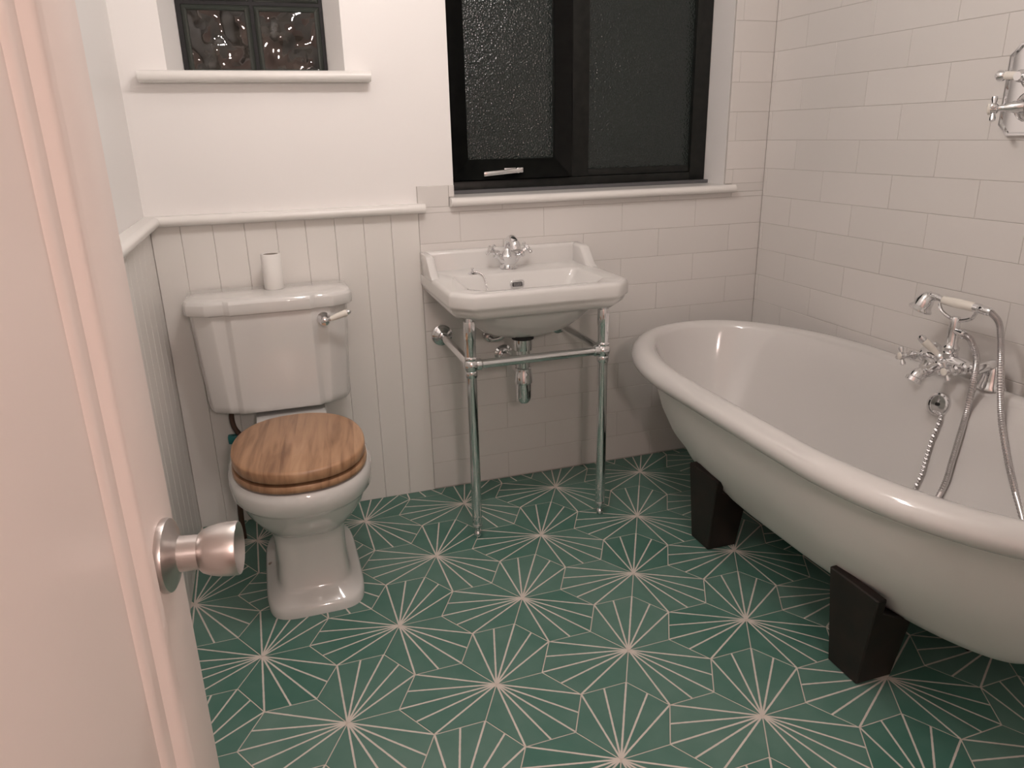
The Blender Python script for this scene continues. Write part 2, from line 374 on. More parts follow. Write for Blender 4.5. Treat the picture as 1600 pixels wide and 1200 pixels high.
# dado rail, sills, skirting
def nosing(d, t):           # bullnose outline: (protrusion, height), square at the back
    r = t/2; return [(0, 0), (d-r, 0)] + [(d-r+r*math.sin(PI*k/8), r-r*math.cos(PI*k/8)) for k in range(1, 8)] + [(d-r, t), (0, t)]
DR = nosing(0.044, 0.030)
mb = MB()
mb.loft([[(XL-TD+.001+p, YF, .990+h) for p, h in DR], [(XL-TD+.001+p, YB+TD-p, .990+h) for p, h in DR], [(XL-TD+.001+p, YB+TD-p, .990+h) for p, h in DR]])
struct(mb.build('trim_1', M['gloss_paint']), 'white rounded dado rail along the left wall')
mb = MB()
mb.loft([[(XL-TD+.001+p, YB+TD-p, .990+h) for p, h in DR], [(0.494, YB+TD-p, .990+h) for p, h in DR]])
struct(mb.build('trim_2', M['gloss_paint']), 'white rounded dado rail above the boarding behind the toilet')

# ------------------------------------------------------------------ casement window
win = thing('window_1', (1.1, .14, 1.04), 'dark framed casement window with obscured glass above the basin', 'window'); del win['category']; win['kind'] = 'structure'
fy0, fy1 = .140, .205
def bar(name, x0, x1, z0, z1, y0, y1, m, parent, bevel=.004): return MB().box(x0, x1, y0, y1, z0, z1).build(name, m, parent, bevel=bevel)
bar('frame_stile', .5985, .628, 1.035, 2.058, fy0, fy1, M['frame'], win)
bar('frame_stile', 1.552, 1.6165, 1.035, 2.058, fy0, fy1, M['frame'], win)
bar('mullion', 1.064, 1.135, 1.076, 2.00, fy0, fy1, M['frame'], win)
bar('frame_rail', .628, 1.552, 1.035, 1.076, fy0, fy1, M['frame'], win)
bar('frame_rail', 1.135, 1.552, 1.076, 1.101, fy0+.006, fy1, M['frame'], win)
bar('frame_rail', .628, 1.552, 2.00, 2.058, fy0, fy1, M['frame'], win)
mb = MB(); sy0, sy1 = .122, .190
def mitre(x0, x1, z0, z1, wl, wr, wb, wt):
    O = [(x0, z0), (x1, z0), (x1, z1), (x0, z1)]; I = [(x0+wl, z0+wb), (x1-wr, z0+wb), (x1-wr, z1-wt), (x0+wl, z1-wt)]
    for i in range(4):
        j = (i+1) % 4; q = [O[i], O[j], I[j], I[i]]
        # inner edge slopes back towards the glass
        f = [(q[0][0], sy0, q[0][1]), (q[1][0], sy0, q[1][1]), (q[2][0], sy0+.012, q[2][1]), (q[3][0], sy0+.012, q[3][1])]
        bk = [(p[0], sy1, p[1]) for p in q]; mb.loft([f, bk])
mitre(.622, 1.064, 1.078, 2.0, .062, .064, .066, .06)
sash = mb.build('sash', M['frame'], win, bevel=.002, segs=1)
MB().box(.683, 1.001, .150, .160, 1.143, 1.941).build('pane', M['glass'], sash)
MB().box(1.134, 1.553, .158, .168, 1.100, 2.001).build('pane', M['glass'], win)
mb = MB().box(.806, .876, .112, .1225, 1.098, 1.116)
hd = mb.build('handle', M['chrome'], sash, bevel=.003); hd['label'] = 'chrome window handle'
MB().lathe([(.009, 0), (.009, .016), (.006, .018)], (.852, .1125, 1.107), (0,-1,0), 14).build('pivot', M['chrome'], sash)
MB().loft([[(.728, .096, 1.090), (.728, .106, 1.090), (.728, .106, 1.106), (.728, .096, 1.106)], [(.862, .094, 1.099), (.862, .108, 1.099), (.862, .108, 1.115), (.862, .094, 1.115)]]).build('lever', M['chrome'], sash, bevel=.004)
MB().box(.6, 1.6155, .112, .1395, 1.0348, 1.047).build('sealant_strip', M['silver_strip'], win)
mb = MB(); SN = nosing(.046, .028)
mb.loft([[(.5795, YB+TD-p, 1.0065+h) for p, h in SN], [(1.6455, YB+TD-p, 1.0065+h) for p, h in SN]])
mb.box(.599, 1.6165, YB+TD, .1395, 1.0205, 1.0345)
mb.build('window_sill', M['gloss_paint'], win)

# ------------------------------------------------------------------ glass block window
win2 = thing('window_2', (.036, .12, 1.41), 'small window of wavy glass blocks in black mortar above the toilet', 'window'); del win2['category']; win2['kind'] = 'structure'
def block_mesh():
    m_ = MB(); n = 14; h = .095; fr = .080; vs_ = []; fs = []
    for j in range(n+1):
        for i in range(n+1):
            u = -fr + 2*fr*i/n; v = -fr + 2*fr*j/n
            edge = min(1, 6*min(i, j, n-i, n-j)/n)
            d = .004 + edge*(.006*noise.noise(Vector((u*26, v*26, 3.1))) + .006*math.sin(u*42+v*33) * .5)
            vs_.append((u, d, v))
    for j in range(n):
        for i in range(n): fs.append((j*(n+1)+i, j*(n+1)+i+1, (j+1)*(n+1)+i+1, (j+1)*(n+1)+i))
    m_.add(vs_, fs)
    me_o = m_.build('wavy_face', M['block'], sharp=80); face = me_o.data; bpy.data.objects.remove(me_o)
    e_ = MB()
    def ring(r0, y0, r1, y1):
        a = [(-r0, y0, -r0), (r0, y0, -r0), (r0, y0, r0), (-r0, y0, r0)]; b = [(-r1, y1, -r1), (r1, y1, -r1), (r1, y1, r1), (-r1, y1, r1)]
        return a, b
    L_ = [[(-r, y_, -r), (r, y_, -r), (r, y_, r), (-r, y_, r)] for r, y_ in ((.078, .006), (.0805, -.001), (.085, -.003), (.090, .001), (.0945, .006), (.0945, .075))]
    e_.loft(L_, False, True)
    eo = e_.build('block_edge', M['block_edge'], sharp=25); em = eo.data; bpy.data.objects.remove(eo)
    return face, em
fm, em = block_mesh()
k = 0
for r in range(3):
    for c, cx in enumerate((-.063, .137)):
        o = bpy.data.objects.new('glass_block', em); C.objects.link(o); o.parent = win2; o.location = (cx-.036, 0, 1.507+.2*r-1.41); o['_o'] = (0,0,0)
        f = bpy.data.objects.new('wavy_face', fm); C.objects.link(f); f.parent = o; f.rotation_euler = (0, PI/2*k, 0); k += 1
mb = MB()
for x0, x1, z0, z1 in wall_cells([(-.158+.2*c, .032+.2*c, 1.412+.2*r, 1.602+.2*r) for r in range(3) for c in range(2)], -.1715, .2425, 1.3955, 2.0985): mb.box(x0, x1, .125, .195, z0, z1)
mb.build('mortar', M['mortar'], win2, smooth=False)
mb = MB(); SN2 = nosing(.056, .030)
mb.loft([[(-.283, YB+TD-p, 1.383+h) for p, h in SN2], [(.350, YB+TD-p, 1.383+h) for p, h in SN2]])
mb.box(-.208, .280, YB+TD, .1245, 1.3955, 1.4105)
mb.build('window_sill', M['gloss_paint'], win2)

# ------------------------------------------------------------------ toilet
def egg(cx, cy, hw, yf, yb, z, n=48, pw=2.0):     # outline: widest at cy, front at yf, back at yb
    out = []
    for i in range(n):
        t = 2*PI*i/n; c_, s_ = math.cos(t), math.sin(t)
        ex = 2/pw
        x = cx + hw*math.copysign(abs(c_)**ex, c_); s2 = math.copysign(abs(s_)**ex, s_)
        out.append((x, cy + (s2*(yb-cy) if s_ > 0 else s2*(cy-yf)), z))
    return out
TX = .015
toilet = thing('toilet', (TX, -.40, 0), 'white close-coupled toilet with a walnut seat and lid', 'toilet')
mb = MB()
P_ = [ # hw, yf, yb, cy, z, power
 (.134, -.628, -.170, -.40, .000, 5), (.134, -.628, -.170, -.40, .022, 5), (.128, -.620, -.172, -.40, .032, 5), (.106, -.583, -.180, -.40, .044, 5),
 (.099, -.572, -.182, -.40, .060, 5), (.096, -.566, -.185, -.40, .120, 5), (.098, -.566, -.185, -.40, .185, 4.5), (.104, -.572, -.185, -.41, .212, 3.6), (.108, -.590, -.185, -.42, .222, 3.0),
 (.132, -.632, -.185, -.44, .250, 2.5), (.158, -.670, -.185, -.45, .290, 2.35), (.173, -.695, -.185, -.455, .328, 2.3), (.177, -.702, -.185, -.46, .338, 2.3), (.186, -.712, -.185, -.46, .346, 2.3),
 (.189, -.716, -.185, -.46, .375, 2.3), (.187, -.714, -.185, -.46, .392, 2.3), (.180, -.707, -.190, -.46, .402, 2.3), (.140, -.665, -.20, -.46, .404, 2.3), (.128, -.650, -.28, -.46, .396, 2.3), (.115, -.62, -.30, -.46, .33, 2.2), (.06, -.54, -.36, -.46, .24, 2.0)]
mb.loft([egg(TX, p[3], p[0], p[1], p[2], p[4], 56, p[5]) for p in P_])
pan = mb.build('pan', M['ceramic'], toilet, sharp=50)
mb = MB(); mb.loft([[(TX-.112+a*.210, y_, z_) for a, y_ in ((0, -.315), (1, -.315), (1, -.10), (0, -.10))] for z_ in (.30, .426)])
mb.build('rear_shelf', M['ceramic'], toilet, bevel=.008)
MB().lathe([(.007, 0), (.007, .005), (.004, .007)], (TX-.119, -.375, .0315), (0,0,1), 12).build('fixing_screw', M['card'], toilet)
# seat ring and lid
def ringloops(spec): return [egg(TX, -.50, hw, yf, yb, z, 56, 2.25) for hw, yf, yb, z in spec]
mb = MB(); mb.loft(ringloops([(.118, -.635, -.36, .407), (.168, -.704, -.292, .405), (.174, -.711, -.290, .409), (.175, -.712, -.290, .418), (.172, -.709, -.291, .425), (.120, -.637, -.36, .425), (.118, -.635, -.36, .407)]), False, False)
mb.build('seat', M['wood'], toilet, sharp=60)
mb = MB(); mb.loft(ringloops([(.164, -.700, -.287, .4315), (.170, -.707, -.285, .4325), (.172, -.710, -.285, .437), (.172, -.710, -.285, .457), (.169, -.707, -.286, .4605), (.160, -.697, -.290, .462)]))
mb.build('seat_lid', M['wood'], toilet, sharp=60)
for sx in (-.07, .07): MB().lathe([(.010, -.02), (.010, .02)], (TX+sx, -.296, .436), (1,0,0), 12).build('seat_hinge', M['chrome'], toilet)
# cistern
CX = -.015
def cis(hw, z, yf, st=.012, f=1.0):
    b = -.012; r = .022
    xs = hw
    return [(CX-xs, b, z), (CX-xs, yf+.062, z), (CX-xs+.010, yf+.040, z), (CX-xs+.052, yf+st+.004, z), (CX-xs+.060, yf+st, z), (CX-.128*f, yf+st, z), (CX-.112*f, yf, z),
            (CX+.112*f, yf, z), (CX+.128*f, yf+st, z), (CX+xs-.060, yf+st, z), (CX+xs-.052, yf+st+.004, z), (CX+xs-.010, yf+.040, z), (CX+xs, yf+.062, z), (CX+xs, b, z)]
mb = MB(); mb.loft([cis(.194, .441, -.178), cis(.204, .445, -.184), cis(.209, .455, -.188), cis(.210, .470, -.190), cis(.215, .56, -.194), cis(.222, .700, -.199), cis(.225, .752, -.200)])
mb.build('cistern', M['ceramic'], toilet, sharp=40, bevel=.003, segs=2)
mb = MB(); mb.loft([cis(.228, .7485, -.202), cis(.238, .753, -.212), cis(.240, .765, -.214), cis(.239, .783, -.213), cis(.234, .792, -.208), cis(.222, .796, -.196), cis(.205, .797, -.18)])
mb.build('cistern_lid', M['ceramic'], toilet, sharp=40, bevel=.003, segs=2)
lx, ly, lz = .133, -.190, .716
lev = MB().lathe([(.020, 0), (.020, .005), (.014, .010), (.010, .022), (.015, .030), (.016, .038), (.012, .047), (.004, .050)], (lx, ly+.004, lz), (0,-1,0), 20).build('flush_lever', M['chrome'], toilet)
d = Vector((.070, -.012, .024)).normalized(); p0 = Vector((lx, ly-.036, lz))
MB().lathe([(.006, .012), (.007, .018)], p0, d, 12).build('lever_collar', M['chrome'], lev)
h_ = MB().lathe([(.007, .018), (.0085, .035), (.0100, .062), (.0095, .070)], p0, d, 14).build('lever_grip', M['porcelain'], lev); h_['label'] = 'white porcelain grip'
MB().lathe([(.007, .070), (.0075, .074), (.005, .080), (.002, .082)], p0, d, 12).build('lever_tip', M['chrome'], lev)

# water feed behind the toilet
wf = thing('water_feed_pipe', (-.186, -.10, 0), 'dark feed pipe with teal valve left of the toilet', 'pipe')
MB().tube(bez([(-.160, -.10, .438), (-.170, -.10, .42), (-.168, -.105, .38), (-.150, -.11, .345)]), .008).build('flexible_hose', M['pipe'], wf)
mb = MB().box(-.190, -.150, -.115, -.090, .325, .352); o = mb.build('valve', M['teal'], wf, bevel=.004); o['label'] = 'teal plastic valve'
MB().tube(bez([(-.165, -.105, .33), (-.178, -.12, .20), (-.186, -.125, .08), (-.186, -.125, 0.0)]), .009).build('pipe', M['pipe'], wf)

# toilet roll
RY = -.078
roll = thing('toilet_roll', (.004, RY, .797), 'white toilet roll standing upright on the cistern lid', 'toilet roll')
mb = MB(); n = 36
mb.lathe([(.0275, 0), (.0288, .002), (.0288, .103), (.0275, .105), (.0225, .105), (.0218, .100), (.0218, 0)], (.004, RY, .7972), (0,0,1), n, False, False)
mb.build('paper', M['paper'], roll)
MB().lathe([(.0220, .001), (.0220, .1035), (.0212, .1035), (.0212, .001)], (.004, RY, .7972), (0,0,1), n, True, False).build('card_core', M['card'], roll)

# ------------------------------------------------------------------ basin
BX0, BX1, BYF, BZ = .470, 1.034, -.455, .803
BC = (BX0+BX1)/2
basin = thing('basin', (BC, -.22, .62), 'white rectangular basin with clipped corners and raised back on chrome stand', 'basin')
def bo(ins, z, back=0.0, ch=.058, yf=None, rnd=.3):      # outer outline with clipped front corners
    x0, x1, f = BX0+ins, BX1-ins, BYF+ins; c = ch
    k = c*.16
    pts = [(x0, -.001-back), (x0, f+c+k), (x0+k*.25, f+c-k*.4), (x0+c-k*.4, f+k*.25), (x0+c+k, f), (x1-c-k, f), (x1-c+k*.4, f+k*.25), (x1-k*.25, f+c-k*.4), (x1, f+c+k), (x1, -.001-back)]
    return [(a, b, z) for a, b in pts]
def bi(x0, x1, yf, yb, z, c=.05, cb=.02):
    k = c*.16; kb = cb*.5
    pts = [(x0+kb*.2, yb-kb), (x0, yb-cb*1.2), (x0, yf+c+k), (x0+k*.25, yf+c-k*.4), (x0+c-k*.4, yf+k*.25), (x0+c+k, yf), (x1-c-k, yf), (x1-c+k*.4, yf+k*.25), (x1-k*.25, yf+c-k*.4), (x1, yf+c+k), (x1, yb-cb*1.2), (x1-kb*.2, yb-kb), (x1-cb, yb), (x0+cb, yb)]
    return [(a, b, z) for a, b in pts]
# body: underside, rim band and deck top with bowl opening
mb = MB()
outer = [bo(.095, .7245, .02), bo(.022, .7245, .0), bo(.012, .735), bo(.008, .746), bo(.007, .752), bo(.001, .757), bo(0, .764), bo(0, .790), bo(.002, .797), bo(.007, .802), bo(.014, .8035)]
mb.loft(outer, True, False)
I0 = bi(.536, .968, -.418, -.150, .8035)
# deck: bridge outer top loop (10 points) with opening (14 points) as polygons
T = outer[-1]; nT = len(mb.v) - 10
base = len(mb.v); mb.v += I0
ti = lambda i: nT + i; ii = lambda i: base + i
for (a, b) in (((0,1),(0,1,2)), ((1,2),(2,3)), ((2,3),(3,4)), ((3,4),(4,5)), ((4,5),(5,6)), ((5,6),(6,7)), ((6,7),(7,8)), ((7,8),(8,9)), ((8,9),(9,10,11)), ((9,0),(11,12,13,0))):
    mb.f.append([ti(a[0]), ti(a[1])] + [ii(q) for q in reversed(b)])
mb.v[ti(0)] = mb.v[ti(0)]
loops = [I0, bi(.540, .964, -.413, -.154, .801), bi(.545, .959, -.407, -.158, .794), bi(.560, .944, -.392, -.163, .755, .05, .03), bi(.590, .914, -.365, -.170, .700, .06, .04), bi(.640, .864, -.325, -.180, .655, .06, .05), bi(.700, .804, -.28, -.20, .640, .03, .03)]
mb.loft(loops, False, True)
mb.build('bowl', M['ceramic'], basin, sharp=50)
# hanging underside of the bowl
mb = MB()
mb.loft([egg(BC, -.235, .225, -.405, -.06, .742, 40, 3.2), egg(BC, -.235, .215, -.395, -.07, .715, 40, 3.0), egg(BC, -.235, .188, -.365, -.08, .675, 40, 2.6), egg(BC, -.235, .145, -.325, -.11, .640, 40, 2.3), egg(BC, -.235, .085, -.285, -.16, .618, 40, 2.1), egg(BC, -.23, .040, -.265, -.19, .612, 40, 2)])
mb.build('underside', M['ceramic'], basin, sharp=60)
# upstand with swept wings
mb = MB()
mb.loft([[(x_, y_, z_) for y_, z_ in ((-.001, .79), (-.034, .79), (-.030, .806), (-.027, .857), (-.022, .864), (-.012, .866), (-.001, .866))] for x_ in (BX0+.002, BX1-.002)])
for s_, xx in ((1, BX0), (-1, BX1)):
    prof = [(-.001, .79), (-.001, .866), (-.088, .864), (-.102, .859), (-.112, .848), (-.150, .812), (-.172, .8035), (-.172, .79)]
    mb.loft([[(xx+s_*.0004, p, q) for p, q in prof], [(xx+s_*.022, p, q) for p, q in prof], [(xx+s_*.030, min(p+.006, -.001), max(q-.006, .79)) for p, q in prof]])
mb.build('upstand', M['ceramic'], basin, bevel=.003, segs=2, sharp=50)
# overflow
mb = MB(); ox, oy, oz = .752, -.1655, .765
def rrect(hw, hh, r, n=5):
    out = []
    for cx_, cz_, a0 in ((hw-r, hh-r, 0), (-hw+r, hh-r, PI/2), (-hw+r, -hh+r, PI), (hw-r, -hh+r, 1.5*PI)):
        out += [(cx_+r*math.cos(a0+PI/2*k/n), cz_+r*math.sin(a0+PI/2*k/n)) for k in range(n+1)]
    return out
mb.loft([[(ox+a, oy+t, oz+b) for a, b in rrect(hw, hh, hh*.6)] for hw, hh, t in ((.024, .013, .006), (.024, .013, -.002), (.022, .011, -.004), (.018, .008, -.003))], True, True)
ov = mb.build('overflow', M['chrome'], basin)
mb = MB(); mb.loft([[(ox+a, oy+t, oz+b) for a, b in rrect(.0165, .0072, .004)] for t in (-.0028, -.0036)]); sl = mb.build('slot', M['slot'], ov)
for k in range(6): MB().box(ox-.0125+k*.0046, ox-.0108+k*.0046, oy-.0048, oy-.0034, oz-.007, oz+.007).build('grille_bar', M['chrome'], ov)
# chain stay, chain
st = MB().lathe([(.015, 0), (.015, .003), (.010, .006), (.004, .008), (.004, .014), (.006, .017), (.003, .020)], (.612, -.135, .8035), (0,0,1), 18).build('chain_stay', M['chrome'], basin)
mb = MB(); cp = bez([(.615, -.142, .812), (.632, -.152, .808), (.642, -.165, .795), (.650, -.185, .745), (.665, -.215, .695), (.69, -.24, .66)], 8)
for p in cp: mb.ball(p, .0022, 6)
mb.build('chain', M['hose'], basin)['kind'] = 'stuff'

MB().lathe([(.030, 0), (.030, .002), (.026, .004), (.020, .002), (.018, .003)], (.752, -.24, .6402), (0,0,1), 24).build('waste', M['chrome'], basin)
# basin mixer tap
tp = thing('basin_tap', (.750, -.085, .8035), 'chrome basin mixer tap with two cross handles', 'tap')
bx, by, bz = .750, -.085, .8036
MB().lathe([(.030, 0), (.030, .004), (.025, .009), (.022, .014), (.027, .030), (.032, .044), (.028, .052), (.018, .060), (.015, .068)], (bx, by, bz), (0,0,1), 24).build('body', M['chrome'], tp)
MB().tube(bez([(bx, by, bz+.055), (bx, by-.004, bz+.080), (bx, by-.022, bz+.098), (bx, by-.050, bz+.100), (bx, by-.072, bz+.088), (bx, by-.080, bz+.070)]), [.0135]*25+[.0145]*15+[.017]*11, 16).build('spout', M['chrome'], tp)
for s_ in (-1, 1):
    o_ = Vector((bx+s_*.014, by-.004, bz+.028)); d = Vector((s_*.72, -.10, .56)).normalized()
    hnd = MB().lathe([(.014, 0), (.014, .014), (.010, .020), (.010, .030), (.015, .034), (.015, .041), (.009, .045), (.009, .056), (.012, .059), (.012, .067), (.007, .070)], o_, d, 16).build('handle', M['chrome'], tp)
    u = d.orthogonal().normalized(); v = d.cross(u); u = (u*math.cos(.5)+v*math.sin(.5)); v = d.cross(u); hc = o_ + d*.063
    for ax in (u, v):
        MB().lathe([(.002, -.0225), (.0055, -.021), (.0062, -.017), (.0035, -.009), (.0035, .009), (.0062, .017), (.0055, .021), (.002, .0225)], hc, ax, 10).build('cross_arm', M['chrome'], hnd)

# ------------------------------------------------------------------ washstand
LXs = (.531, .960); LYF = -.380; JZ = .577
ws = thing('washstand', ((LXs[0]+LXs[1])/2, -.25, 0), 'chrome two-legged washstand carrying the white basin', 'washstand')
for x_ in LXs:
    lg = MB().lathe([(.0160, .048), (.0160, .552)], (x_, LYF, 0), (0,0,1), 22).build('leg', M['chrome'], ws)
    MB().lathe([(.006, 0), (.011, .003), (.0125, .010), (.010, .018), (.007, .022), (.008, .028), (.0115, .036), (.0175, .040), (.0175, .046), (.0160, .050)], (x_, LYF, 0), (0,0,1), 22).build('foot', M['chrome'], lg)
    MB().lathe([(.0175, .540), (.0190, .543), (.0190, .556), (.0175, .560), (.021, .566), (.0235, .577), (.021, .588), (.0180, .593), (.0195, .596), (.0195, .602), (.0175, .605)], (x_, LYF, 0), (0,0,1), 22).build('ball_joint', M['chrome'], lg)
    MB().lathe([(.0168, .600), (.0168, .655), (.0182, .659), (.0182, .706), (.0170, .711), (.011, .711), (.010, .7235)], (x_, LYF, 0), (0,0,1), 22).build('post', M['chrome'], lg)
    MB().lathe([(.0140, .018), (.0140, .360)], (x_, LYF, JZ), (0,1,0), 18).build('side_rail', M['chrome'], ws)
    MB().lathe([(.0170, .016), (.0178, .022), (.0178, .030), (.0140, .034)], (x_, LYF, JZ), (0,1,0), 18).build('collar', M['chrome'], ws)
    MB().lathe([(.036, 0), (.036, .005), (.031, .009), (.028, .010), (.028, .014), (.021, .019), (.017, .022), (.017, .034), (.012, .036)], (x_, -.0005, JZ), (0,-1,0), 28).build('wall_flange', M['chrome'], ws)
    sgn = 1 if x_ < .7 else -1
    MB().lathe([(.0170, .016), (.0178, .022), (.0178, .030), (.0140, .034)], (x_, LYF, JZ), (sgn,0,0), 18).build('collar', M['chrome'], ws)
MB().lathe([(.0138, .018), (.0138, LXs[1]-LXs[0]-.018)], (LXs[0], LYF, JZ), (1,0,0), 18).build('front_rail', M['chrome'], ws)

# bottle trap under the basin
tx, ty = .748, -.225
tr = thing('bottle_trap', (tx, ty, .37), 'chrome bottle trap hanging below the basin', 'trap')
MB().lathe([(.036, 0), (.036, .010), (.030, .014)], (tx, ty, .5985), (0,0,1), 24).build('rubber_washer', M['black'], tr)
MB().lathe([(.023, .468), (.023, .560), (.030, .562), (.031, .575), (.031, .598)], (tx, ty, 0), (0,0,1), 24).build('waste_tail', M['chrome'], tr)
MB().lathe([(.006, .376), (.016, .379), (.023, .388), (.0255, .400), (.0255, .446), (.0265, .447), (.0300, .450), (.0285, .482), (.0265, .486), (.0265, .500), (.023, .503)], (tx, ty, 0), (0,0,1), 28).build('bottle', M['chrome'], tr)
MB().lathe([(.0205, .0), (.0205, .030), (.016, .034), (.016, .2275)], (tx, ty, .482), Vector((.0, .2245, .004)), 20).build('outlet_pipe', M['chrome'], tr)
MB().lathe([(.034, .0), (.034, .005), (.026, .012), (.024, .022), (.018, .024)], (tx+.002, -.0005, .486), (0,-1,0), 24).build('wall_ring', M['chrome'], tr)
# supply pipe to the taps
sp_ = thing('basin_supply_pipe', (.70, -.02, .56), 'short chrome water supply bend at the wall behind the bottle trap', 'pipe')
MB().tube(bez([(.690, -.001, .560), (.690, -.040, .560), (.705, -.055, .556), (.735, -.070, .575), (.745, -.080, .640)]), .0075).build('pipe', M['hose'], sp_)
MB().lathe([(.015, 0), (.015, .008), (.012, .012), (.012, .030), (.014, .032), (.014, .040), (.009, .042)], (.690, -.0005, .560), (0,-1,0), 18).build('valve', M['hose'], sp_)

# ------------------------------------------------------------------ bath
QX, QY = 1.390, -.952
bath = thing('bathtub', (QX, QY, 0), 'white double-ended roll-top bathtub on dark wooden feet', 'bathtub')
def oval(hw, hl, z, b=None, n=112):
    b = min(b if b else .56, hl-.001); out = []; st = hl-b
    m_ = n//4
    for q in range(4):
        for i in range(m_):
            t = (q + i/m_)*PI/2; c_, s_ = math.cos(t), math.sin(t)
            out.append((QX + hw*math.copysign(abs(c_)**.96, c_), QY + b*math.copysign(abs(s_)**.96, s_) + (st if s_ >= 0 and not (q == 2 and i == 0) else -st) * (1 if abs(s_) > 1e-6 else 0), z))
    # straight flanks: spread the points near the sides evenly
    return out
HWo, HLo = .385, .826
rim = [(-.068, .558), (-.065, .567), (-.055, .5745), (-.037, .578), (-.021, .5755), (-.008, .567), (0, .554), (.001, .543), (-.002, .532), (-.010, .523), (-.021, .519), (-.036, .522)]
inner = [(.080, .48, .200), (.118, .550, .208), (.150, .600, .230), (.180, .638, .275), (.226, .680, .340), (.268, .718, .430), (.294, .742, .500), (.310, .752, .540)]
mb = MB()
mb.loft([oval(.05, .40, .197, .3)] + [oval(a, l, z) for a, l, z in inner] + [oval(HWo+d_, HLo+d_, z) for d_, z in rim], True, False)
mb.build('enamel_tub', M['enamel'], bath, sharp=60)
outer_ = [(.345, .790, .528, 0), (.326, .772, .517, 0), (.312, .760, .450, 0), (.288, .740, .370, .004), (.254, .714, .300, .010), (.208, .680, .240, .015), (.186, .655, .200, .018), (.160, .618, .170, .020), (.125, .56, .153, .020), (.06, .42, .147, .02)]
mb = MB(); mb.loft([[(x_, y_+of, z_) for x_, y_, z_ in oval(a, l, z)] for a, l, z, of in outer_], False, True)
mb.build('outer_shell', M['bath_paint'], bath, sharp=60)
# feet: outer plate leaning on the shell with a thick tapering block behind it
def foot_parts(sx, yc):
    m_ = MB(); xo = 1.172 if sx < 0 else 2*QX-1.172; s_ = 1 if sx < 0 else -1
    def sec(z, hw, d0, d1): return [(xo+s_*d0, yc-hw, z), (xo+s_*d0, yc+hw, z), (xo+s_*d1, yc+hw, z), (xo+s_*d1, yc-hw, z)]
    m_.loft([sec(0, .047, 0, .100), sec(.165, .066, -.003, .114), sec(.185, .069, -.003, .060), sec(.205, .071, -.004, .024), sec(.245, .076, -.004, .022)])
    return m_.build('foot', M['darkwood'], bath, bevel=.003, segs=1, sharp=25)
for sx in (-1, 1):
    for yc in (-.660, -1.284): foot_parts(sx, yc)
# overflow on the wall side
mb = MB(); od = Vector((-1, 0, .30)).normalized(); oo = Vector((1.686, -.984, .503))
ovb = mb.lathe([(.034, 0), (.034, .006), (.031, .011), (.026, .012), (.024, .008), (.004, .009)], oo, od, 32).build('overflow', M['chrome'], bath)
MB().lathe([(.005, 0), (.005, .004), (.003, .006)], oo+od*.009, od, 10).build('overflow_screw', M['slot'], ovb)
mb = MB(); cp = bez([oo+od*.014+Vector((0, 0, -.024)), (1.667, -1.009, .478), (1.640, -1.017, .414), (1.617, -1.029, .366), (1.592, -1.042, .322), (1.545, -1.05, .250), (1.48, -1.05, .216)], 9)
tw = []
for i, p in enumerate(cp):
    mb.lathe([(.001, -.007), (.0045, -.004), (.0045, .004), (.001, .007)], p, Vector((1, .4, 0)) if i % 2 else Vector((0, 1, .4)), 6)
ch_ = mb.build('plug_chain', M['hose'], bath); ch_['kind'] = 'stuff'

MB().lathe([(.026, 0), (.026, .006), (.020, .010), (.006, .012), (.005, .018)], (1.465, -1.052, .2025), (0,0,1), 24).build('plug', M['chrome'], bath)
# bath mixer
MX = 1.735; MYc = -.990
mix = thing('bath_mixer_tap', (MX, MYc, .577), 'chrome bath mixer tap with white porcelain lever on the bath rim', 'tap')
for yy in (-.897, -1.083):
    MB().lathe([(.034, 0), (.034, .004), (.031, .010), (.027, .024), (.024, .040), (.022, .056), (.017, .064), (.012, .070)], (MX, yy, .5755), (0,0,1), 26).build('pillar', M['chrome'], mix)
HB = .628
BXm = MX-.050
for yy in (-.897, -1.083):
    MB().tube(bez([(MX, yy, .628), (MX-.004, yy, .640), (MX-.022, yy, .640), (BXm, yy+(.010 if yy < MYc else -.010), HB)]), .0135, 14).build('elbow', M['chrome'], mix)
MB().lathe([(.010, -.093), (.0155, -.086), (.0155, -.060), (.019, -.050), (.021, -.02), (.023, 0), (.021, .02), (.019, .050), (.0155, .060), (.0155, .086), (.010, .093)], (BXm, MYc, HB), (0,1,0), 22).build('body', M['chrome'], mix)
for yy, d in ((-.918, Vector((-1, .30, -.03))), (-1.052, Vector((-1, .10, -.06)))):
    o_ = Vector((BXm-.006, yy, HB)); d = d.normalized()
    hnd = MB().lathe([(.015, 0), (.015, .014), (.009, .018), (.009, .026), (.014, .031), (.014, .040), (.008, .044), (.008, .056), (.011, .060), (.011, .070), (.004, .071)], o_, d, 16).build('handle', M['chrome'], mix)
    hc = o_ + d*.064; u = Vector((0, 0, 1)); u = (u - d*u.dot(d)).normalized(); v = d.cross(u); rot_ = .45
    u2 = u*math.cos(rot_)+v*math.sin(rot_); v2 = d.cross(u2)
    for ax in (u2, v2):
        MB().lathe([(.003, -.026), (.0066, -.0245), (.0070, -.019), (.0040, -.010), (.0040, .010), (.0070, .019), (.0066, .0245), (.003, .026)], hc, ax, 10).build('cross_arm', M['chrome'], hnd)
    b_ = MB().lathe([(.0098, .070), (.0098, .073), (.006, .0745)], o_, d, 16).build('index_button', M['porcelain'], hnd); b_['label'] = 'white porcelain button'
